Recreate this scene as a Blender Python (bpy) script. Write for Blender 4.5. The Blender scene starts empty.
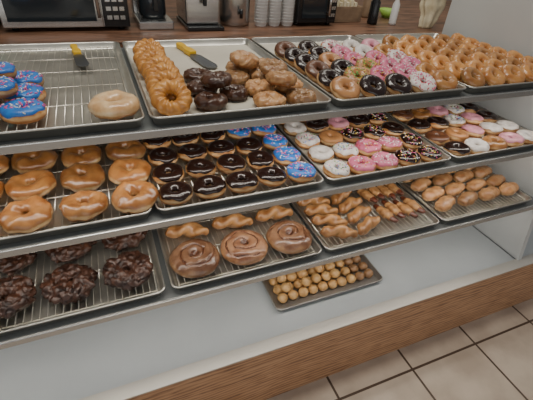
import bpy, bmesh, math, random
from mathutils import Vector, Matrix, noise
random.seed(7)
C=bpy.context.scene.collection
pi=math.pi
# ---------------- materials ----------------
def mat(name,c1,c2=None,rough=0.5,metal=0.0,scale=20,bump=0.0,bscale=60,spec=0.5,coat=0.0,emis=0,detail=4,stretch=None):
    m=bpy.data.materials.new(name); m.use_nodes=True
    nt=m.node_tree; b=nt.nodes['Principled BSDF']
    tc=nt.nodes.new('ShaderNodeTexCoord'); mp=nt.nodes.new('ShaderNodeMapping')
    nt.links.new(tc.outputs['Object'],mp.inputs['Vector'])
    if stretch: mp.inputs['Scale'].default_value=stretch
    n=nt.nodes.new('ShaderNodeTexNoise'); n.inputs['Scale'].default_value=scale; n.inputs['Detail'].default_value=detail
    nt.links.new(mp.outputs[0],n.inputs['Vector'])
    r=nt.nodes.new('ShaderNodeValToRGB'); r.color_ramp.elements[0].position=.35; r.color_ramp.elements[1].position=.65
    r.color_ramp.elements[0].color=(*c1,1); r.color_ramp.elements[1].color=(*(c2 or c1),1)
    nt.links.new(n.outputs['Fac'],r.inputs[0]); nt.links.new(r.outputs[0],b.inputs['Base Color'])
    b.inputs['Roughness'].default_value=rough; b.inputs['Metallic'].default_value=metal
    b.inputs['Specular IOR Level'].default_value=spec
    b.inputs['Coat Weight'].default_value=coat; b.inputs['Coat Roughness'].default_value=.15
    if emis:
        nt.links.new(r.outputs[0],b.inputs['Emission Color']); b.inputs['Emission Strength'].default_value=emis
    if bump:
        n2=nt.nodes.new('ShaderNodeTexNoise'); n2.inputs['Scale'].default_value=bscale; n2.inputs['Detail'].default_value=5
        nt.links.new(mp.outputs[0],n2.inputs['Vector'])
        bp=nt.nodes.new('ShaderNodeBump'); bp.inputs['Strength'].default_value=bump; bp.inputs['Distance'].default_value=.004
        nt.links.new(n2.outputs['Fac'],bp.inputs['Height']); nt.links.new(bp.outputs[0],b.inputs['Normal'])
    return m
def dough(name,low,band,top,h,rough=.35,coat=.3,bump=.15,bandw=(.3,.42,.55,.68),var=.25,patch=(.62,.42,.25),pscale=28):
    """height-zoned pastry material: browned bottom, pale proof line, browned top"""
    m=mat(name,(1,1,1),rough=rough,coat=coat,bump=bump,bscale=90)
    nt=m.node_tree; b=nt.nodes['Principled BSDF']
    tc=[n for n in nt.nodes if n.type=='TEX_COORD'][0]
    sep=nt.nodes.new('ShaderNodeSeparateXYZ'); nt.links.new(tc.outputs['Object'],sep.inputs[0])
    n=nt.nodes.new('ShaderNodeTexNoise'); n.inputs['Scale'].default_value=45; nt.links.new(tc.outputs['Object'],n.inputs['Vector'])
    dv=nt.nodes.new('ShaderNodeMath'); dv.operation='DIVIDE'; dv.inputs[1].default_value=h; nt.links.new(sep.outputs[2],dv.inputs[0])
    ma=nt.nodes.new('ShaderNodeMath'); ma.operation='MULTIPLY_ADD'; ma.inputs[1].default_value=var; ma.inputs[2].default_value=-var/2
    nt.links.new(n.outputs['Fac'],ma.inputs[0])
    ad=nt.nodes.new('ShaderNodeMath'); nt.links.new(dv.outputs[0],ad.inputs[0]); nt.links.new(ma.outputs[0],ad.inputs[1])
    r=nt.nodes.new('ShaderNodeValToRGB'); e=r.color_ramp.elements
    e[0].position=bandw[0]; e[0].color=(*low,1); e[1].position=bandw[3]; e[1].color=(*top,1)
    for p in bandw[1:3]:
        k=e.new(p); k.color=(*band,1)
    nt.links.new(ad.outputs[0],r.inputs[0])
    n3=nt.nodes.new('ShaderNodeTexNoise'); n3.inputs['Scale'].default_value=pscale; n3.inputs['Detail'].default_value=4; nt.links.new(tc.outputs['Object'],n3.inputs['Vector'])
    mx=nt.nodes.new('ShaderNodeMix'); mx.data_type='RGBA'; mx.blend_type='MULTIPLY'
    mr=nt.nodes.new('ShaderNodeMapRange'); mr.inputs[1].default_value=.38; mr.inputs[2].default_value=.65; mr.inputs[3].default_value=0; mr.inputs[4].default_value=.8
    nt.links.new(n3.outputs['Fac'],mr.inputs[0]); nt.links.new(mr.outputs[0],mx.inputs[0])
    nt.links.new(r.outputs[0],mx.inputs[6]); mx.inputs[7].default_value=(*patch,1)
    # each pastry gets its own bake shade
    oi=nt.nodes.new('ShaderNodeObjectInfo'); hs=nt.nodes.new('ShaderNodeHueSaturation')
    vr=nt.nodes.new('ShaderNodeMapRange'); vr.inputs[3].default_value=.6; vr.inputs[4].default_value=1.3
    nt.links.new(oi.outputs['Random'],vr.inputs[0]); nt.links.new(vr.outputs[0],hs.inputs['Value'])
    nt.links.new(mx.outputs[2],hs.inputs['Color']); nt.links.new(hs.outputs[0],b.inputs['Base Color'])
    return m
M={}
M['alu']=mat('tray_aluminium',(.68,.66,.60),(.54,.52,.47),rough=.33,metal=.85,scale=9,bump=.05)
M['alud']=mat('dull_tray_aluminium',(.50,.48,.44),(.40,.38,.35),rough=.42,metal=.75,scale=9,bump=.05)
M['paper']=mat('tray_liner',(.63,.59,.49),(.53,.49,.40),rough=.6,scale=6)
M['wire']=mat('rack_wire',(.72,.68,.6),rough=.28,metal=.85)
M['rail']=mat('shelf_rail_aluminium',(.60,.60,.58),(.50,.50,.49),rough=.25,metal=.8,scale=4)
M['shelf']=mat('shelf_panel',(.18,.19,.19),rough=.35,scale=3)
M['white']=mat('white_enamel',(.60,.61,.60),(.55,.56,.55),rough=.3,scale=2)
M['deck']=mat('white_deck',(.57,.60,.61),(.51,.54,.55),rough=.28,scale=3)
M['sill']=mat('sill_strip',(.55,.52,.47),rough=.35,metal=.3)
M['black']=mat('black_plastic',(.012,.012,.013),rough=.25)
M['darkglass']=mat('dark_glass',(.02,.025,.03),rough=.08)
M['steel']=mat('stainless_steel',(.62,.62,.6),(.5,.5,.5),rough=.25,metal=.95,scale=3,stretch=(1,1,20))
M['plasticwhite']=mat('white_plastic',(.75,.75,.73),rough=.4)
M['cream']=mat('cream_cloth',(.8,.72,.52),(.72,.62,.4),rough=.7)
M['lime']=mat('lime_plastic',(.35,.6,.1),rough=.4)
M['cloth']=mat('brown_wrap',(.3,.2,.12),(.2,.13,.08),rough=.7)
M['yellow']=mat('yellow_handle',(.75,.45,.02),rough=.4)
M['blade']=mat('blade_steel',(.2,.21,.22),rough=.35,metal=.9)
M['tube']=mat('fluorescent_tube',(1,.98,.94),emis=2)
M['display']=mat('green_display',(.2,.8,.7),emis=1.5)
M['wall']=mat('cream_wall',(.6,.56,.48),(.56,.52,.45),rough=.8,scale=3)
def wood(name,a,b,c,scl):
    m=mat(name,a,b,rough=.42,scale=3)
    nt=m.node_tree; p=nt.nodes['Principled BSDF']
    tc=nt.nodes.new('ShaderNodeTexCoord'); mp=nt.nodes.new('ShaderNodeMapping'); mp.inputs['Scale'].default_value=scl
    nt.links.new(tc.outputs['Object'],mp.inputs[0])
    n=nt.nodes.new('ShaderNodeTexNoise'); n.inputs['Scale'].default_value=6; n.inputs['Detail'].default_value=8; n.inputs['Distortion'].default_value=1.2
    nt.links.new(mp.outputs[0],n.inputs['Vector'])
    w=nt.nodes.new('ShaderNodeTexWave'); w.inputs['Scale'].default_value=2.2; w.inputs['Distortion'].default_value=9; w.inputs['Detail'].default_value=3; w.bands_direction='Z'
    nt.links.new(mp.outputs[0],w.inputs['Vector'])
    mx=nt.nodes.new('ShaderNodeMath'); mx.operation='MULTIPLY_ADD'; mx.inputs[1].default_value=.35
    nt.links.new(w.outputs['Fac'],mx.inputs[0]); 
    m2=nt.nodes.new('ShaderNodeMath'); m2.operation='MULTIPLY'; m2.inputs[1].default_value=.75; nt.links.new(n.outputs['Fac'],m2.inputs[0])
    nt.links.new(m2.outputs[0],mx.inputs[2])
    r=nt.nodes.new('ShaderNodeValToRGB'); e=r.color_ramp.elements
    e[0].position=.3; e[0].color=(*c,1); e[1].position=.75; e[1].color=(*a,1); k=e.new(.5); k.color=(*b,1)
    nt.links.new(mx.outputs[0],r.inputs[0]); nt.links.new(r.outputs[0],p.inputs['Base Color'])
    return m
M['wood']=wood('wood_laminate',(.54,.31,.17),(.42,.22,.11),(.20,.095,.05),(1.6,1,9))
M['counterwood']=wood('counter_wood',(.24,.12,.07),(.17,.085,.05),(.09,.045,.025),(1.5,9,9))
def tiles():
    m=mat('floor_tile',(.66,.55,.44),(.52,.42,.33),rough=.4,scale=7)
    nt=m.node_tree; p=nt.nodes['Principled BSDF']
    tc=nt.nodes.new('ShaderNodeTexCoord'); mp=nt.nodes.new('ShaderNodeMapping'); nt.links.new(tc.outputs['Object'],mp.inputs[0])
    mp.inputs['Location'].default_value=(-.612+.347*20,-.525+.347*20,0)
    br=nt.nodes.new('ShaderNodeTexBrick'); br.offset=0; br.squash=1
    br.inputs['Scale'].default_value=1; br.inputs['Brick Width'].default_value=.347; br.inputs['Row Height'].default_value=.347
    br.inputs['Mortar Size'].default_value=.005; br.inputs['Mortar Smooth'].default_value=.1
    nt.links.new(mp.outputs[0],br.inputs['Vector'])
    ramp=[n for n in nt.nodes if n.type=='VALTORGB'][0]
    nt.links.new(ramp.outputs[0],br.inputs['Color1']); nt.links.new(ramp.outputs[0],br.inputs['Color2'])
    br.inputs['Mortar'].default_value=(.10,.065,.045,1)
    nt.links.new(br.outputs['Color'],p.inputs['Base Color'])
    return m
M['tile']=tiles()
# pastry materials
GH=.030
M['glazed']=dough('glazed_dough',(.38,.16,.05),(.74,.48,.22),(.52,.25,.08),GH,rough=.3,coat=.4)
M['glazed_orange']=dough('orange_glazed_dough',(.44,.18,.045),(.70,.44,.18),(.60,.29,.09),GH,rough=.3,coat=.4)
M['bigglazed']=dough('large_glazed_dough',(.28,.12,.035),(.70,.48,.24),(.37,.165,.05),.034,rough=.32,coat=.45,patch=(.55,.38,.25))
M['paleglazed']=dough('pale_glazed_dough',(.46,.24,.09),(.78,.6,.36),(.72,.5,.27),.034,rough=.3,coat=.4)
M['plain']=dough('plain_dough',(.42,.19,.06),(.76,.52,.27),(.5,.25,.08),GH,rough=.5,coat=0)
M['sugar']=dough('sugar_glazed_dough',(.36,.16,.055),(.58,.33,.14),(.55,.31,.14),GH,rough=.4,coat=.25,bump=.5,pscale=50)
M['cruller']=mat('cruller_dough',(.66,.31,.07),(.42,.16,.025),rough=.35,coat=.4,scale=45)
M['brownring']=mat('cocoa_dough',(.085,.03,.012),(.04,.013,.006),rough=.35,coat=.35,scale=40,bump=.4)
M['fritter']=mat('chocolate_fritter_dough',(.075,.028,.014),(.02,.008,.005),rough=.42,coat=.15,scale=40,bump=.9,bscale=90)
M['choc']=mat('chocolate_icing',(.022,.009,.006),(.016,.006,.004),rough=.22,coat=.35,scale=10)
M['milkchoc']=mat('milk_chocolate_icing',(.14,.055,.025),(.1,.035,.015),rough=.35,coat=.2)
M['pink']=mat('pink_icing',(.68,.19,.29),(.55,.12,.22),rough=.4,coat=.15,scale=50)
M['palepink']=mat('pale_pink_icing',(.72,.34,.40),(.62,.24,.32),rough=.4,coat=.2,scale=40)
M['whiteic']=mat('white_icing',(.76,.72,.68),(.62,.56,.51),rough=.45,coat=.1,scale=60,bump=.4,bscale=200)
M['blue']=mat('blue_icing',(.03,.22,.66),(.02,.13,.46),rough=.4,coat=.2,scale=40)
M['tan']=mat('maple_icing',(.5,.24,.09),(.40,.17,.06),rough=.35,coat=.3)
M['sp_w']=mat('sprinkle_white',(.85,.85,.82)); M['sp_p']=mat('sprinkle_pink',(.85,.15,.35)); M['sp_g']=mat('sprinkle_green',(.2,.5,.12))
M['sp_y']=mat('sprinkle_yellow',(.85,.6,.1)); M['sp_b']=mat('sprinkle_blue',(.1,.25,.7)); M['sp_r']=mat('sprinkle_red',(.65,.04,.05)); M['sp_c']=mat('sprinkle_chocolate',(.05,.02,.01))
M['bun']=dough('cinnamon_bun_dough',(.24,.09,.03),(.48,.26,.12),(.38,.20,.11),.042,rough=.28,coat=.6,bump=.6,bandw=(.15,.3,.5,.7),var=.4,patch=(.36,.2,.13),pscale=22)
M['bundark']=mat('cinnamon_centre',(.12,.04,.016),(.07,.022,.01),rough=.28,coat=.6,scale=60,bump=.5)
M['twist']=mat('twist_dough',(.50,.25,.09),(.26,.10,.028),rough=.35,coat=.35,scale=35)
M['roll']=mat('roll_dough',(.52,.28,.11),(.32,.13,.04),rough=.4,coat=.2,scale=30)
M['sausage']=mat('sausage_skin',(.13,.03,.012),(.07,.017,.008),rough=.35,coat=.3)
M['bar']=dough('bar_dough',(.34,.15,.045),(.68,.46,.24),(.50,.26,.11),.035,rough=.4,coat=.25,bump=.5,pscale=35)
M['hole']=mat('donut_hole_dough',(.66,.40,.16),(.44,.22,.065),rough=.4,coat=.3,scale=50)
M['holedark']=mat('brown_donut_hole_dough',(.34,.18,.08),(.20,.095,.04),rough=.4,coat=.3,scale=50)

# ---------------- mesh helpers ----------------
def mk(name,verts,faces,mats,mi=None,smooth=True):
    me=bpy.data.meshes.new(name); me.from_pydata([tuple(v) for v in verts],[],faces)
    for m in mats: me.materials.append(M[m])
    if mi: me.polygons.foreach_set('material_index',mi)
    me.polygons.foreach_set('use_smooth',[smooth]*len(faces)); me.update()
    return me
class B:
    def __init__(s): s.v=[];s.f=[];s.m=[]
    def add(s,v,f,m=0):
        o=len(s.v); s.v+= [tuple(x) for x in v]; s.f+=[tuple(i+o for i in q) for q in f]; s.m+=[m]*len(f)
    def box(s,a,b,m=0):
        x0,y0,z0=a;x1,y1,z1=b
        s.add([(x0,y0,z0),(x1,y0,z0),(x1,y1,z0),(x0,y1,z0),(x0,y0,z1),(x1,y0,z1),(x1,y1,z1),(x0,y1,z1)],
              [(0,3,2,1),(4,5,6,7),(0,1,5,4),(1,2,6,5),(2,3,7,6),(3,0,4,7)],m)
    def tube(s,p,q,r,n=6,m=0,r2=None):
        p=Vector(p);q=Vector(q);d=(q-p).normalized(); a=d.orthogonal().normalized(); b=d.cross(a); r2=r if r2 is None else r2
        v=[p+(a*math.cos(2*pi*i/n)+b*math.sin(2*pi*i/n))*r for i in range(n)]+[q+(a*math.cos(2*pi*i/n)+b*math.sin(2*pi*i/n))*r2 for i in range(n)]
        f=[(i,(i+1)%n,n+(i+1)%n,n+i) for i in range(n)]+[tuple(range(n-1,-1,-1)),tuple(range(n,2*n))]
        s.add(v,f,m)
    def lathe(s,prof,n=24,m=0,c=(0,0,0)):
        v=[];f=[]
        for r,z in prof:
            for i in range(n): v.append((c[0]+r*math.cos(2*pi*i/n),c[1]+r*math.sin(2*pi*i/n),c[2]+z))
        for k in range(len(prof)-1):
            for i in range(n): f.append((k*n+i,k*n+(i+1)%n,(k+1)*n+(i+1)%n,(k+1)*n+i))
        s.add(v,f,m)
    def mesh(s,name,mats,smooth=False): return mk(name,s.v,s.f,mats,s.m,smooth)
def ob(name,me,parent=None,loc=(0,0,0),rot=(0,0,0),label=None,cat=None,group=None,kind=None,bevel=0):
    o=bpy.data.objects.new(name,me); C.objects.link(o); o.location=loc; o.rotation_euler=rot
    if parent: o.parent=parent
    if label: o['label']=label
    if cat: o['category']=cat
    if group: o['group']=group
    if kind: o['kind']=kind
    if bevel:
        bv=o.modifiers.new('bevel','BEVEL'); bv.width=bevel; bv.segments=2; bv.limit_method='ANGLE'
    return o
def boxmesh(name,a,b,m):
    q=B(); q.box(a,b); return q.mesh(name,[m])

def torus_grid(name,R,r,zs,mats,seed=0,amp=.0012,nu=44,nv=20,ridge=0,nr=0,twist=1,fr=40,crack=0):
    v=[];f=[]
    for i in range(nu):
        U=2*pi*i/nu
        for j in range(nv):
            V=2*pi*j/nv
            rr=r*(1+ridge*math.cos(nr*U+twist*V)*(0.4+0.6*max(0,math.sin(V)+.4)) if ridge else 1)
            p=Vector(((R+rr*math.cos(V))*math.cos(U),(R+rr*math.cos(V))*math.sin(U),rr*math.sin(V)*zs))
            nn=noise.noise(p*fr+Vector((seed*9.1,0,0)))+.5*noise.noise(p*fr*2.3+Vector((seed*5.1,3,0)))
            if crack: nn-=crack*max(0,1-abs(noise.noise(p*fr*.8+Vector((seed*2.7,9,1))))*9)
            dirv=Vector((math.cos(V)*math.cos(U),math.cos(V)*math.sin(U),math.sin(V)))
            v.append(p+dirv*nn*amp)
    for i in range(nu):
        for j in range(nv):
            f.append((i*nv+j,((i+1)%nu)*nv+j,((i+1)%nu)*nv+(j+1)%nv,i*nv+(j+1)%nv))
    zm=min(p.z for p in v)
    flat=zm*.86
    for p in v:
        if p.z<flat: p.z=flat
        p.z-=flat
    return mk(name,v,f,mats), -flat
def icing(name,R,r,zs,zoff,mats,seed=0,sprinkles=0,off=.0018,nu=44,nv=12,size=1.0):
    b=B(); v=[];f=[]
    for i in range(nu):
        U=2*pi*i/nu
        e0=(20+30*noise.noise(Vector((math.cos(U)*2+seed*3,math.sin(U)*2,1.3))))*pi/180
        e1=pi-(4+8*noise.noise(Vector((math.cos(U)*2,math.sin(U)*2,seed*2+7.3))))*pi/180
        for j in range(nv+1):
            V=e0+(e1-e0)*j/nv
            o=off if 0<j<nv else -.001
            if j in(1,nv-1): o=off*.8; V+= (-.09 if j==1 else .09)
            rr=r+o+.0008*noise.noise(Vector((math.cos(U)*3,math.sin(U)*3,V+seed)))
            v.append(((R+rr*math.cos(V))*math.cos(U),(R+rr*math.cos(V))*math.sin(U),rr*math.sin(V)*zs+zoff))
    for i in range(nu):
        for j in range(nv):
            f.append((i*(nv+1)+j,((i+1)%nu)*(nv+1)+j,((i+1)%nu)*(nv+1)+j+1,i*(nv+1)+j+1))
    b.add(v,f,0)
    rnd=random.Random(seed+100)
    for k in range(sprinkles):
        U=rnd.random()*2*pi; V=(38+115*rnd.random())*pi/180
        rr=r+off+.0006
        c=Vector(((R+rr*math.cos(V))*math.cos(U),(R+rr*math.cos(V))*math.sin(U),rr*math.sin(V)*zs+zoff))
        n=Vector((math.cos(V)*math.cos(U),math.cos(V)*math.sin(U),math.sin(V)))
        t=n.orthogonal().normalized(); t=Matrix.Rotation(rnd.random()*pi*2,3,n)@t
        L=.0026*size
        b.tube(c-t*L,c+t*L,.0011*size,5,1+k%(len(mats)-1))
    return mk(name,b.v,b.f,mats,b.m)

KIND={}   # kind -> (name, mesh, [(childname, mesh)], category, label)
R0,r0,z0=.0258,.0176,.88
def frost(kind,ic,label,sprk=(),n=0,seed=0,size=1.0,base='plain',name='frosted_donut'):
    me,zo=torus_grid(kind,R0,r0,z0,[base],seed=seed)
    KIND[kind]=(name,me,[('icing',icing(kind+'_icing',R0,r0,z0,zo,[ic]+list(sprk),seed,n,size=size))],'donut',label)
def ringk(kind,m,label,R=R0,r=r0,zs=z0,name='glazed_donut',**k):
    me,zo=torus_grid(kind,R,r,zs,[m],**k); KIND[kind]=(name,me,[],'donut',label)
for s in range(3):
    ringk('glazed%d'%s,'glazed','golden glazed ring donut with pale sides',seed=s,amp=.002)
    ringk('orange%d'%s,'glazed_orange','shiny golden glazed ring donut with pale sides',seed=s+4,amp=.003,R=.0252,r=.0176)
    ringk('big%d'%s,'bigglazed','large glossy glazed ring donut on a wire rack',R=(.0325,.0335,.0315)[s],r=(.0225,.0215,.023)[s],zs=.85,seed=s+8,amp=.006)
    ringk('palebig%d'%s,'paleglazed','single pale glazed ring donut on a wire rack',R=.032,r=.0215,zs=.85,seed=s+8,amp=.0035)
    ringk('sugar%d'%s,'sugar','rough sugar-glazed old-fashioned donut on lined tray',R=.0255,r=.0185,seed=s+12,amp=.004,fr=55,name='old_fashioned_donut',nu=72,nv=30,crack=.9)
    ringk('cruller%d'%s,'cruller','golden ridged cruller leaning on its neighbour',R=.030,r=.0175,zs=.9,seed=s+15,ridge=.13,nr=12,twist=2,nu=72,name='cruller')
    ringk('cocoa%d'%s,'brownring','dark brown chocolate cake donut on lined tray',seed=s+18,amp=.004,fr=55,name='chocolate_donut',nu=72,nv=30,crack=.8)
    ringk('fritter%d'%s,'fritter','big craggy dark chocolate glazed ring fritter',R=.036,r=.0285,zs=.62,seed=s+21,amp=.0105,fr=42,nu=110,nv=50,name='chocolate_fritter',crack=.9)
    frost('choc%d'%s,'choc','ring donut with glossy dark chocolate icing',seed=s+30)
    frost('blue%d'%s,'blue','ring donut with blue icing and white and pink sprinkles',['sp_w','sp_p','sp_p'],55,seed=s+40,size=1.15)
    frost('pinksp%d'%s,'pink','ring donut with pink icing and coloured sprinkles',['sp_w','sp_y','sp_r'],55,seed=s+50)
    frost('pink%d'%s,'palepink','ring donut with pale pink icing',seed=s+60)
    frost('pinkwhite%d'%s,'pink','ring donut with strawberry icing and white flakes',['sp_w'],60,seed=s+65)
    frost('white%d'%s,'whiteic','ring donut with white icing',seed=s+70)
    frost('whitesp%d'%s,'whiteic','ring donut with white icing and sprinkles',['sp_b','sp_p','sp_g','sp_c'],45,seed=s+75)
    frost('redwhite%d'%s,'whiteic','ring donut with white icing and red sprinkles',['sp_r','sp_p'],70,seed=s+80)
    frost('chocsp%d'%s,'choc','chocolate iced ring donut with coloured sprinkles',['sp_w','sp_p','sp_y'],50,seed=s+85)
    frost('green%d'%s,'tan','iced ring donut with green and yellow sprinkles',['sp_g','sp_y','sp_g'],80,seed=s+90)
    frost('maple%d'%s,'tan','ring donut with shiny maple icing',seed=s+95)
    frost('milk%d'%s,'milkchoc','ring donut with milk chocolate icing',seed=s+99)
# cinnamon bun
def bun(kind,seed):
    nr,na=40,84; Rr=.070; v=[];f=[];mi=[]
    def phase(t,a): return (t*2.6-a/(2*pi)+.45*noise.noise(Vector((math.cos(a)*1.6*t,math.sin(a)*1.6*t,seed+5)))+.1*noise.noise(Vector((math.cos(a)*6*t,math.sin(a)*6*t,seed))))%1
    for k in range(nr):
        t=k/(nr-1)
        for i in range(na):
            a=2*pi*i/na; rad=Rr*t*(1+.05*noise.noise(Vector((math.cos(a)*1.5,math.sin(a)*1.5,seed))))
            dome=.040*(1-t**5*.45) - .014*math.exp(-(t/.2)**2)
            ph=phase(t,a)
            groove=-.0055*math.exp(-((min(ph,1-ph))/.10)**2)*(1-t**6)*(1 if t>.12 else 0)
            z=dome+groove+.0022*noise.noise(Vector((rad*math.cos(a)*50,rad*math.sin(a)*50,seed)))
            v.append((rad*math.cos(a),rad*math.sin(a),z))
    for z,rr in((.0165,1.035),(.010,1.02),(.002,.93),(0,.88)):
        for i in range(na):
            a=2*pi*i/na; rad=Rr*rr*(1+.05*noise.noise(Vector((math.cos(a)*1.5,math.sin(a)*1.5,seed))))
            v.append((rad*math.cos(a),rad*math.sin(a),z))
    tot=nr+4
    for k in range(tot-1):
        for i in range(na):
            t=(k+.5)/(nr-1); a=2*pi*(i+.5)/na
            ph=phase(t,a)
            wd=.07+.10*noise.noise(Vector((math.cos(a)*3*t,math.sin(a)*3*t,seed+2)))
            dark=(t<.19) or (t<.88 and min(ph,1-ph)<wd)
            f.append((k*na+i,(k+1)*na+i,(k+1)*na+(i+1)%na,k*na+(i+1)%na)); mi.append(1 if dark else 0)
    f.append(tuple((tot-1)*na+i for i in range(na-1,-1,-1))); mi.append(0)
    KIND[kind]=('cinnamon_bun',mk(kind,v,f,['bun','bundark'],mi),[],'pastry','large round glazed cinnamon bun with a dark dimpled centre')
for s in range(3): bun('bun%d'%s,s*3.3)
def sweep(name,pts,rad,mats,n=16,ridge=0,nrid=0,tw=0,seed=0,zsc=.8,amp=.0015):
    v=[];f=[];N=len(pts)
    for i,p in enumerate(pts):
        t=(pts[min(i+1,N-1)]-pts[max(i-1,0)]).normalized(); side=Vector((0,0,1)).cross(t).normalized(); up=Vector((0,0,1))
        for j in range(n):
            a=2*pi*j/n
            rr=rad(i/(N-1))*(1+ridge*math.cos(nrid*a+tw*i/(N-1)*2*pi))
            q=p+side*math.cos(a)*rr+up*math.sin(a)*rr*zsc
            q+=Vector((0,0,1))*amp*noise.noise(q*60+Vector((seed,0,0)))+side*amp*noise.noise(q*45+Vector((seed,5,0)))
            v.append(q)
    for i in range(N-1):
        for j in range(n): f.append((i*n+j,i*n+(j+1)%n,(i+1)*n+(j+1)%n,(i+1)*n+j))
    f.append(tuple(range(n-1,-1,-1))); f.append(tuple((N-1)*n+j for j in range(n)))
    zm=min(q.z for q in v)
    for q in v: q.z-=zm
    return mk(name,v,f,mats)
def arc(L,bend,n=34): return [Vector((L*(.5-.5*math.cos(pi*i/(n-1)))-L/2,bend*math.sin(pi*(.5-.5*math.cos(pi*i/(n-1))))-bend*.6,0)) for i in range(n)]
cr=lambda R,p:(lambda t:R*max(.03,math.sin(math.acos(max(-1,min(1,1-2*(.5-.5*math.cos(pi*t)))))))**p)
for s in range(3):
    KIND['twist%d'%s]=('twist_pastry',sweep('twist%d'%s,arc(.125,.014),cr(.0205,.8),['twist'],n=20,ridge=.24,nrid=2,tw=3,seed=s,zsc=.95),[],'pastry','golden glazed twisted pastry on a wire rack')
    KIND['bar%d'%s]=('filled_bar_donut',sweep('bar%d'%s,arc(.10,.003),cr(.026,.6),['bar'],n=20,seed=s*5,zsc=.72,amp=.005),[],'donut','oblong sugar-glazed filled donut on a tray')
    me=sweep('roll%d'%s,[Vector((.06*(i/16-.5),0,0)) for i in range(17)],lambda t:.0185*max(.62,math.sin(pi*t))**.5,['roll'],n=18,ridge=.06,nrid=1,tw=3,seed=s)
    sa=sweep('sausage%d'%s,arc(.108,.002),cr(.0125,.45),['sausage'],n=14,seed=s)
    for vv in sa.vertices: vv.co.z+=.005
    KIND['roll%d'%s]=('sausage_roll',me,[('sausage',sa)],'pastry','small bread roll wrapped around a dark brown sausage')
    for nm,mm,lb in(('hole','hole','golden glazed donut hole'),('holedark','holedark','brown glazed donut hole')):
        bm=bmesh.new(); bmesh.ops.create_icosphere(bm,subdivisions=3,radius=.0195)
        for vv in bm.verts:
            vv.co*=1+.11*noise.noise(vv.co*50+Vector((s*4,0,0))); vv.co.z*=.88
        zm=min(vv.co.z for vv in bm.verts)
        for vv in bm.verts: vv.co.z-=zm
        me=bpy.data.meshes.new(nm); bm.to_mesh(me); bm.free(); me.materials.append(M[mm]); me.polygons.foreach_set('use_smooth',[True]*len(me.polygons))
        KIND['%s%d'%(nm,s)]=('donut_hole',me,[],'donut hole',lb)
def put(kind,x,y,z,group,tilt=0,rz=None,extra=None,scale=1,tx=0,wob=0):
    s=random.randrange(3) if kind+'0' in KIND else ''
    name,me,ch,cat,lab=KIND[kind+str(s)]
    o=bpy.data.objects.new(name,me); C.objects.link(o)
    rz=random.uniform(0,2*pi) if rz is None else rz
    if wob:
        w=math.radians(wob); tilt+=random.uniform(-w,w); tx+=random.uniform(-w,w); scale*=random.uniform(.93,1.0)
    Rm=Matrix.Rotation(tilt,4,'X')@Matrix.Rotation(tx,4,'Y')@Matrix.Rotation(rz,4,'Z')
    zm=min((Rm@v.co).z for v in me.vertices)*scale if tilt or tx else 0
    o.matrix_world=Matrix.Translation((x,y,z-zm+.0005))@Rm@Matrix.Scale(scale,4)
    o['label']=extra or lab; o['category']=cat; o['group']=group
    for cn,cm in ch:
        c=bpy.data.objects.new(cn,cm); C.objects.link(c); c.parent=o
    return o

# ---------------- room ----------------
q=B(); q.add([(-6,-5,0),(7,-5,0),(7,4,0),(-6,4,0)],[(0,1,2,3)]); ob('floor',q.mesh('floor',['tile']),label='beige square ceramic tile floor with brown grout',kind='structure',cat='floor')
ob('wall_back',boxmesh('wall_back',(-3,2.6,0),(5,2.7,3),'wall'),label='cream painted wall behind the counter',kind='structure',cat='wall')

# ---------------- display case ----------------
S=[1.048,.840,.609]      # shelf top heights
YF=[.779,.727,.685]      # shelf front (rail face behind)
XL,XR=-.95,1.515
case=bpy.data.objects.new('display_case',None); C.objects.link(case)
case['label']='white bakery display case with three shelves and wood-laminate base'; case['category']='display case'
q=B(); q.box((XL,.62,0),(2.7,.64,.319)); ob('base_panel',q.mesh('base_panel',['wood']),case,label='wood-grain laminate base panel')
q=B(); q.box((XL,.616,.3195),(2.7,.66,.325)); ob('sill',q.mesh('sill',['sill']),case,label='pale metal sill strip',bevel=.001)
q=B(); q.box((XL,.66,.30),(XR,1.45,.322)); ob('deck',q.mesh('deck',['deck']),case,label='glossy white bottom deck')
q=B(); q.box((XR+.03,.66,.30),(2.7,1.45,.322)); ob('deck',q.mesh('deck2',['deck']),case)
for x in(XL-.025,XR+.003):
    q=B()
    prof=[(.65,.325),(1.455,.325),(1.455,1.62),(1.05,1.62),(.90,1.40),(.83,1.2),(.765,.95)]
    v=[(x,y,z) for y,z in prof]+[(x+.022,y,z) for y,z in prof]; n=len(prof)
    q.add(v,[tuple(range(n-1,-1,-1)),tuple(range(n,2*n))]+[(i,(i+1)%n,n+(i+1)%n,n+i) for i in range(n)])
    ob('end_panel',q.mesh('end_panel',['white']),case,label='white end panel')
q=B(); q.box((XL,1.455,.05),(XR+.02,1.467,1.03)); ob('back_panel',q.mesh('back_panel',['white']),case)
for k in range(3):
    z=S[k];yf=YF[k]
    q=B(); q.box((XL,yf,z-.010),(XR,1.452,z))
    sh=ob('shelf',q.mesh('shelf',['shelf']),case,label='grey shelf panel with metal front rail')
    q=B(); q.box((XL,yf-.009,z-.014),(XR,yf-.001,z+.004)); q.box((XL,yf-.001,z-.014),(XR,yf+.012,z-.0105))
    ob('rail',q.mesh('rail',['rail']),sh,bevel=.0015,label='brushed aluminium front rail')
    q=B(); q.tube((XL+.03,yf+.035,z-.022),(XR-.03,yf+.035,z-.022),.007,12)
    ob('light_tube',q.mesh('tube',['tube'],True),sh,label='slim white fluorescent tube')
    L=bpy.data.lights.new('shelf_light','AREA'); L.shape='RECTANGLE'; L.size=2.3; L.size_y=.03; L.energy=(2.8,2.4,2.0)[k]; L.color=(1,.93,.83)
    lo=bpy.data.objects.new('shelf_light',L); C.objects.link(lo); lo.location=(.28,yf+.035,z-.032); lo.rotation_euler=(math.radians(12),0,0)

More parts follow.
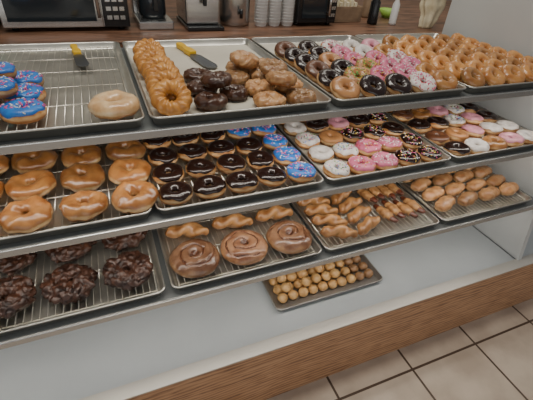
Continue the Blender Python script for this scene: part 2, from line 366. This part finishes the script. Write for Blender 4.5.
# ---------------- trays & racks ----------------
def traymesh(name,w,d,h,mats):
    def rect(hw,hd,z,r):
        pts=[]
        for cx,cy,a0 in((hw-r,hd-r,0),(-hw+r,hd-r,pi/2),(-hw+r,-hd+r,pi),(hw-r,-hd+r,1.5*pi)):
            for k in range(6):
                a=a0+k/5*pi/2; pts.append((cx+r*math.cos(a),cy+r*math.sin(a),z))
        return pts
    W,D=w/2,d/2
    loops=[rect(W-.014,D-.014,.0025,.012),rect(W-.011,D-.011,.004,.014),rect(W-.006,D-.006,h-.003,.018),rect(W-.004,D-.004,h,.02),rect(W-.001,D-.001,h,.022),rect(W,D,h-.002,.022),rect(W-.001,D-.001,h-.005,.022),
           rect(W-.004,D-.004,h-.005,.02),rect(W-.010,D-.010,.001,.014),rect(W-.013,D-.013,0,.012)]
    n=24; v=[p for l in loops for p in l]; f=[];mi=[]
    f.append(tuple(range(n))); mi.append(1)
    for k in range(len(loops)-1):
        for i in range(n):
            f.append((k*n+(i+1)%n,k*n+i,(k+1)*n+i,(k+1)*n+(i+1)%n)); mi.append(0)
    f.append(tuple((len(loops)-1)*n+i for i in range(n-1,-1,-1))); mi.append(0)
    return mk(name,v,f,mats,mi,True)
TW,TD,TH=.457,.655,.024
T_plain=traymesh('tray_plain',TW,TD,TH,['alu','alu'])
T_paper=traymesh('tray_paper',TW,TD,TH,['alu','paper'])
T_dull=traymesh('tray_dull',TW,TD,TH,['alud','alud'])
def rackmesh():
    b=B(); W,D=TW/2-.022,TD/2-.022
    n=24
    for i in range(n+1):
        x=-W+2*W*i/n; b.tube((x,-D,.0135),(x,D,.0135),.0012 if 0<i<n else .002,5)
    for j in range(6):
        y=-D+2*D*j/5; b.tube((-W,y,.0108),(W,y,.0108),.0016,5)
    for x in(-W,W):
        for y in(-D,-D/5*1,D/5*1,D): b.tube((x,y,.0028),(x,y,.012),.0017,5)
    return b.mesh('rack',['wire'],True)
RK=rackmesh()
TX=[-.160,.306,.772,1.238]; TX2=[-.175,.290,.756,1.222]; TX3=[-.172,.300,.768,1.236]
YC=[.7875+TD/2,.735+TD/2,.693+TD/2]
def tray(x,y,z,rack=False,paper=False,label=None,me=None):
    t=ob('baking_tray',me or (T_paper if paper else T_plain),loc=(x,y,z+.0005),label=label or ('aluminium sheet tray '+('lined with pale paper' if paper else 'resting on the case shelf')),cat='tray',group='sheet trays in the display case')
    if rack: ob('cooling_rack',RK,loc=(x,y,z+.0005),label='wire cooling rack sitting inside a sheet tray',cat='cooling rack',group='wire racks in the trays')
    return z+.0005+(.0148 if rack else .003)
zA=tray(TX[0],YC[0],S[0],rack=True); zB=tray(TX[1],YC[0],S[0],paper=True); zC=tray(TX[2],YC[0],S[0],paper=True); zD=tray(TX[3],YC[0],S[0],paper=True)
zE=tray(TX2[0],YC[1],S[1],rack=True); zF=tray(TX2[1],YC[1],S[1],rack=True); zG=tray(TX2[2],YC[1],S[1],paper=True); zH=tray(TX2[3],YC[1],S[1],paper=True)
zI=tray(TX3[0],YC[2],S[2],rack=True); zJ=tray(TX3[1],YC[2],S[2],rack=True); zK=tray(TX3[2],YC[2],S[2],rack=True); zL=tray(TX3[3],YC[2],S[2],rack=True)
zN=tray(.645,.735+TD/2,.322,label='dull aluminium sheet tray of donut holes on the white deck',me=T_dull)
j=lambda a:random.uniform(-a,a)
# ---- tray A
g='blue iced donuts on the top shelf'
for x,y in((-.165,.87),(-.258,.84),(-.17,.965),(-.262,.94),(-.18,1.06),(-.272,1.04),(-.285,1.14)):
    put('blue',x,y,zA,g)
for x,y in((-.21,.915),(-.22,1.01)):
    put('blue',x,y,zA+.036,g,extra='blue iced donut resting on top of other donuts',wob=4)
put('palebig',.012,.858,zA,'single glazed donut on the top shelf')
# ---- tray B
g='crullers on the top shelf'
for i in range(7):
    put('cruller',.142+j(.006),.868+i*.063,zB,g,tilt=math.radians(35))
g='chocolate cake donuts on the top shelf'
for x,y in((.232,.868),(.235,.962),(.247,1.055)):
    put('cocoa',x,y,zB,g,scale=.95)
put('cocoa',.306,.915,zB,g,scale=.88)
put('cocoa',.262,.92,zB+.034,g,scale=.93,extra='dark chocolate cake donut lying on others',wob=5)
g='old-fashioned donuts on the top shelf'
for x,y in((.376,.838),(.467,.842),(.384,.93),(.472,.935),(.345,1.020),(.434,1.025),(.388,1.110),(.472,1.115)):
    put('sugar',x+j(.001),y+j(.001),zB,g,scale=.94)
for x,y in((.425,.885),(.44,.975),(.385,1.06)):
    put('sugar',x,y,zB+.034,g,extra='old-fashioned donut lying on top of others',wob=6)
# ---- tray C: columns (front to back)
cols=[['maple','choc','milk','choc','choc','milk'],
      ['choc','green','choc','maple','choc','choc'],
      ['choc','pinksp','green','pinksp','pinkwhite','redwhite'],
      ['redwhite','pinkwhite','pinkwhite','pinksp','white','white'],
      ['orange','orange','pinkwhite','redwhite','orange','pink']]
g='assorted ring donuts on the top shelf'
for c,col in enumerate(cols):
    for r,k in enumerate(col):
        put(k,.596+c*.088+j(.001),.846+r*.076+j(.001),zC,g,tilt=math.radians(26+j(2)),tx=math.radians(j(3)),scale=.965+j(.015))
g='glazed ring donuts on the top shelf'
for c in range(5):
    for r in range(7):
        put('orange',1.062+c*.088+j(.001),.848+r*.0675+j(.0015),zD,g,tilt=math.radians(31+j(2)),tx=math.radians(j(3)),scale=.965+j(.015))
# ---- tray E
g='large glazed donuts on the middle shelf'
for c in range(4):
    for r in range(5):
        put('big',-.318+c*.113+j(.002),.793+r*.12+j(.004),zE,g,wob=3)
# ---- tray F
g='chocolate iced donuts on the middle shelf'
for c in range(5):
    for r in range(6):
        k='blue' if c==4 and r<5 or (c==3 and r in(3,)) else 'choc'
        put(k,.116+c*.087+j(.001),.787+r*.094+j(.004),zF,g if k=='choc' else 'blue iced donuts on the middle shelf',wob=4)
# ---- tray G
G=[['whitesp','white','whitesp','white','white','white'],['pinksp','whitesp','maple','choc','pink','choc'],['pinkwhite','pinksp','chocsp','pink','choc','choc'],['chocsp','pinkwhite','chocsp','choc','pink','choc'],['chocsp','chocsp','choc','chocsp','choc','choc']]
g='sprinkled donuts on the middle shelf'
for c,col in enumerate(G):
    for r,k in enumerate(col):
        put(k,.583+c*.0865+j(.001),.788+r*.094+j(.003),zG,g,wob=4)
H=[['choc','milk','choc','milk','milk','milk'],['white','maple','choc','glazed','choc','choc'],['glazed','pink','whitesp','pink','pink','pink'],['pink','white','pink','whitesp','white','white'],['white','white','choc','choc','choc','choc']]
g='iced donuts by the case end panel'
for c,col in enumerate(H):
    for r,k in enumerate(col):
        put(k,1.049+c*.0865+j(.001),.788+r*.094+j(.003),zH,g,wob=4)
# ---- tray I
g='chocolate fritters on the lower shelf'
for c in range(3):
    for r in range(4):
        put('fritter',-.316+c*.145+j(.003),.79+r*.15+j(.003),zI,g)
# ---- tray J
g='cinnamon buns on the lower shelf'
for c in range(3):
    put('bun',.154+c*.1485,.782,zJ,g)
    for r in range(3):
        put('twist',.156+c*.1445,.892+r*.075,zJ,'twists behind the cinnamon buns',rz=j(.3),scale=1.05)
# ---- tray K
g='twisted pastries on the lower shelf'
for c in range(2):
    for r in range(9):
        put('twist',.608+c*.115,.745+r*.058+j(.003),zK,g,rz=(.35 if c else -.3)+j(.15),scale=.95)
g='sausage rolls on the lower shelf'
for c in range(4):
    for r in range(4):
        put('roll',.825+c*.043,.79+r*.118+(c%2)*.012,zK,g,rz=pi/2+.18+j(.06))
# ---- tray L
g='oblong donuts on the lower shelf'
for c in range(4):
    for r in range(8):
        put('bar',1.072+c*.109,.762+r*.066+j(.003),zL,g,rz=.3+j(.08),scale=1.06)
# ---- deck tray
g='donut holes on the bottom tray'
for c in range(10):
    for r in range(8):
        x=.46+c*.0412; y=.785+r*.0412
        put('hole' if c<8 else 'holedark',x+j(.0015),y+j(.0015),zN,g,scale=.98)
for c in range(6):
    for r in range(5):
        if random.random()<.65: put('hole',.48+c*.0412+j(.003),.807+r*.0412+j(.003),zN+.027,g,scale=.98,extra='golden donut hole piled on others')

# ---- spreading knives
def knife(x,y,z,rz,lab,sc=1):
    e=bpy.data.objects.new('spreading_knife',None); C.objects.link(e); e.location=(x,y,z); e.rotation_euler=(0,0,rz); e.scale=(sc,)*3
    e['label']=lab; e['category']='knife'
    b=B(); prof=[(-.011,0),(.011,0),(.013,.03),(.009,.05),(.011,.09),(.006,.10),(-.006,.10),(-.011,.09),(-.009,.05),(-.013,.03)]
    n=len(prof); b.add([(a,c,.001) for a,c in prof]+[(a,c,.014) for a,c in prof],[tuple(range(n-1,-1,-1)),tuple(range(n,2*n))]+[(i,(i+1)%n,n+(i+1)%n,n+i) for i in range(n)])
    ob('handle',b.mesh('handle',['yellow']),e,bevel=.003,label='yellow plastic handle')
    b=B(); prof=[(-.006,.004),(-.015,-.015),(-.018,-.10),(-.013,-.118),(0,-.125),(.013,-.118),(.018,-.10),(.015,-.015),(.006,.004)]
    n=len(prof); b.add([(a,c,.004) for a,c in prof]+[(a,c,.0065) for a,c in prof],[tuple(range(n-1,-1,-1)),tuple(range(n,2*n))]+[(i,(i+1)%n,n+(i+1)%n,n+i) for i in range(n)])
    ob('blade',b.mesh('blade',['blade']),e,label='flat steel blade')
knife(-.06,1.31,zA,.12,'yellow-handled steel spreading knife on the wire rack',.98)
knife(.29,1.30,zB,.19,'yellow-handled steel spreading knife on the lined tray',1.25)

# ---------------- back counter & appliances ----------------
CT=1.06
q=B(); q.box((-2.2,1.475,1.02),(3.0,2.45,CT)); cn=ob('counter',q.mesh('counter',['counterwood']),label='dark brown wood service counter behind the case',cat='counter')
q=B(); q.box((-2.2,1.50,0),(3.0,2.40,1.02)); ob('cabinet_body',q.mesh('cab',['counterwood']),cn)
def emp(name,x,y,lab,cat,rz=0,group=None):
    e=bpy.data.objects.new(name,None); C.objects.link(e); e.location=(x,y,CT+.0005); e['label']=lab; e['category']=cat; e.rotation_euler=(0,0,rz)
    if group:e['group']=group
    return e
def microwave(x0,x1,y,h,lab,face,name='microwave'):
    e=emp(name,(x0+x1)/2,y,lab,'microwave'); w=(x1-x0)/2
    q=B(); q.box((-w,.012,.012),(w,.34,h)); ob('body',q.mesh('b',[face]),e,bevel=.004)
    q=B(); q.box((-w,0,.014),(w*.55,.011,h-.004)); d=ob('door',q.mesh('d',[face]),e,bevel=.003)
    q=B(); q.box((-w+.02,-.003,.035),(w*.45,-.0005,h-.03)); ob('window',q.mesh('w',['darkglass']),d,label='dark glass window')
    q=B(); q.tube((w*.50,-.022,.05),(w*.50,-.022,h-.04),.006,10); q.tube((w*.5,-.022,.06),(w*.5,0,.06),.004,8); q.tube((w*.5,-.022,h-.05),(w*.5,0,h-.05),.004,8)
    ob('handle',q.mesh('h',['steel'],True),d)
    q=B(); q.box((w*.57,0,.014),(w,.011,h-.004)); p=ob('control_panel',q.mesh('c',['black']),e,bevel=.002)
    q=B()
    for r in range(4):
        for c in range(3): 
            a=w*.63+c*w*.11; zz=.04+r*.03; q.box((a,-.002,zz),(a+w*.08,-.0003,zz+.014))
    ob('button_pad',q.mesh('bt',['rail']),p)
    q=B(); q.box((w*.63,-.002,h-.06),(w*.93,-.0003,h-.035)); ob('display',q.mesh('dd',['display']),p)
    for sx in(-1,1):
        for yy in(.04,.3):
            q=B(); q.tube((sx*w*.85,yy,0),(sx*w*.85,yy,.013),.012,12); ob('foot',q.mesh('f',['black'],True),e)
microwave(-.292,.13,1.645,.26,'silver microwave oven with dark glass door on the counter','steel')
microwave(.853,1.05,1.665,.2,'small black countertop oven beside the paper cups','black',name='toaster_oven')
microwave(-.80,-.32,1.645,.26,'black microwave oven on the counter','black')
def brewer(x0,x1,y,lab):
    e=emp('coffee_brewer',(x0+x1)/2,y,lab,'coffee maker'); w=(x1-x0)/2
    q=B(); q.box((-w,0,0),(w,.26,.03)); ob('base',q.mesh('b',['steel']),e,bevel=.004)
    q=B(); q.box((-w,.17,.03),(w,.26,.36)); ob('tower',q.mesh('b',['steel']),e,bevel=.004)
    q=B(); q.box((-w,.0,.27),(w,.168,.36)); ob('brew_head',q.mesh('b',['steel']),e,bevel=.004)
    q=B(); q.lathe([(.0,.0305),(w*.72,.0305),(w*.8,.05),(w*.8,.12),(w*.5,.17),(w*.52,.185),(0,.186)],24,c=(0,.09,0)); ob('carafe',q.mesh('b',['darkglass'],True),e)
    q=B(); q.box((-.008,-.01,.07),(.008,.005,.08)); q.box((-.008,-.02,.07),(.008,-.01,.16)); q.box((-.008,-.02,.15),(.008,.045,.16)); ob('carafe_handle',q.mesh('b',['black']),e,bevel=.002)
brewer(.163,.297,1.65,'steel coffee brewer with dark carafe on the counter')
e=emp('hot_water_dispenser',.42,1.66,'stainless steel hot water dispenser with black tap','water dispenser')
q=B(); q.box((-.07,0,.015),(.07,.2,.40)); ob('body',q.mesh('b',['steel']),e,bevel=.008)
q=B(); q.box((-.075,-.05,0),(.075,.19,.0145)); ob('drip_tray',q.mesh('b',['black']),e,bevel=.003)
q=B(); q.tube((0,-.03,.13),(0,0,.13),.01,12); q.tube((0,-.03,.14),(0,-.03,.09),.008,12); q.box((-.01,-.045,.14),(.01,-.015,.15)); ob('tap',q.mesh('b',['black'],False),e)
q=B(); q.box((-.055,-.003,.20),(.055,-.0005,.30)); ob('front_plate',q.mesh('b',['darkglass']),e)
e=emp('coffee_urn',.58,1.74,'brushed steel coffee urn with black lid on the counter','coffee urn')
q=B(); q.lathe([(0,0.0),(.062,0),(.066,.01),(.066,.3),(.058,.32),(0,.322)],32); ob('body',q.mesh('b',['steel'],True),e)
q=B(); q.lathe([(0,.3225),(.05,.3225),(.048,.345),(.012,.35),(.012,.37),(0,.371)],24); ob('lid',q.mesh('b',['black'],True),e)
q=B(); q.tube((0,-.09,.06),(0,-.066,.06),.008,12); q.tube((0,-.09,.075),(0,-.09,.04),.007,12); ob('spigot',q.mesh('b',['black'],True),e)
q=B(); 
for k in range(20): q.lathe([(.024,k*.012),(.030,k*.012+.018),(.031,k*.012+.019),(.030,k*.012+.0205)],20)
q.lathe([(0,0),(.024,0)],20); q.lathe([(0,.24),(.029,.247)],20)
cm=q.mesh('cups',['plasticwhite'],True)
for k,x in enumerate((.69,.754,.818)): ob('paper_cup_stack',cm,loc=(x,1.70,CT+.0005),label='tall stack of white paper cups on the counter',cat='paper cups',group='paper cup stacks')
e=emp('condiment_box',1.16,1.74,'brown condiment box holding folded packets','box')
q=B(); q.box((-.09,0,0),(.09,.16,.008)); q.box((-.09,0,.008),(-.082,.16,.07)); q.box((.082,0,.008),(.09,.16,.07)); q.box((-.082,0,.008),(.082,.008,.07)); q.box((-.082,.152,.008),(.082,.16,.07)); ob('body',q.mesh('b',['cloth']),e,bevel=.002)
q=B()
for i in range(7): q.box((-.075+i*.021,.02,.009),(-.06+i*.021,.14,.085+.01*(i%2)))
ob('packet',q.mesh('b',['cream']),e,kind='stuff')
def bottle(x,y,h,r,m,cap,lab):
    e=emp('bottle',x,y,lab,'bottle'); q=B(); q.lathe([(0,0),(r,0),(r*1.03,.01),(r,h*.65),(r*.4,h*.82),(r*.4,h*.9),(0,h*.9)],20); ob('body',q.mesh('b',[m],True),e)
    q=B(); q.lathe([(0,h*.901),(r*.5,h*.901),(r*.45,h),(0,h+.001)],16); ob('cap',q.mesh('b',[cap],True),e)
bottle(1.29,1.70,.15,.024,'black','black','black squeeze bottle on the counter')
bottle(1.40,1.68,.14,.018,'plasticwhite','black','white plastic bottle on the counter')
bottle(1.36,1.86,.13,.024,'cloth','lime','brown bottle with lime green cap on the counter')
e=emp('lime_bowl',1.50,1.85,'lime green plastic bowl on the counter','bowl')
q=B(); q.lathe([(0,.0),(.03,0),(.055,.04),(.053,.04),(.028,.004),(0,.004)],24); ob('body',q.mesh('b',['lime'],True),e)
# bunched cream cloth with vertical folds
v=[];f=[];nu=64; nz=26
for k in range(nz):
    t=k/(nz-1); z=t*.24
    r=.030+.026*math.sin(pi*min(1,t*1.25)*.62)+.012*noise.noise(Vector((t*6,3,1)))
    if t>.96: r*=.6
    for i in range(nu):
        a=2*pi*i/nu
        rr=r*(1+.13*math.sin(a*7+2.5*math.sin(t*3))+.16*noise.noise(Vector((math.cos(a)*2,math.sin(a)*2,t*4))))
        v.append((rr*math.cos(a)*1.15+.012*math.sin(t*4),rr*math.sin(a)*.75,z))
for k in range(nz-1):
    for i in range(nu): f.append((k*nu+i,k*nu+(i+1)%nu,(k+1)*nu+(i+1)%nu,(k+1)*nu+i))
f.append(tuple(range(nu-1,-1,-1))); f.append(tuple((nz-1)*nu+i for i in range(nu)))
ob('cream_cloth',mk('cream_cloth',v,f,['cream']),loc=(1.545,1.60,CT+.0005),label='bunched cream white cloth standing on the counter',cat='cloth')

# ---------------- lights ----------------
def area(name,loc,rot,sx,sy,e,col):
    L=bpy.data.lights.new(name,'AREA'); L.shape='RECTANGLE'; L.size=sx; L.size_y=sy; L.energy=e; L.color=col
    o=bpy.data.objects.new(name,L); C.objects.link(o); o.location=loc; o.rotation_euler=rot
area('window_light',(-.3,-2.6,1.7),(math.radians(80),0,0),4.5,2.2,34,(1,.98,.95))
area('ceiling_light',(.2,.9,2.75),(0,0,0),1.6,.3,23,(1,.95,.85))
area('ceiling_light',(1.6,1.9,2.75),(0,0,0),1.6,.3,11,(1,.95,.85))
w=bpy.data.worlds.new('world'); bpy.context.scene.world=w; w.use_nodes=True
w.node_tree.nodes['Background'].inputs[0].default_value=(.94,.96,1,1); w.node_tree.nodes['Background'].inputs[1].default_value=.17

# ---------------- camera ----------------
cam=bpy.data.cameras.new('camera'); co=bpy.data.objects.new('camera',cam); C.objects.link(co)
cam.sensor_width=36; cam.lens=379/533*36; cam.clip_start=.02
ex=Vector((1024,-190,379)).normalized(); ey=Vector((-194,-289,379)); ey=(ey-ex*ey.dot(ex)).normalized(); ez=ex.cross(ey)
right=Vector((ex.x,ey.x,ez.x)); down=Vector((ex.y,ey.y,ez.y)); fwd=Vector((ex.z,ey.z,ez.z))
m=Matrix((right,-down,-fwd)).transposed().to_4x4(); m.translation=(0,0,1.42); co.matrix_world=m
bpy.context.scene.camera=co
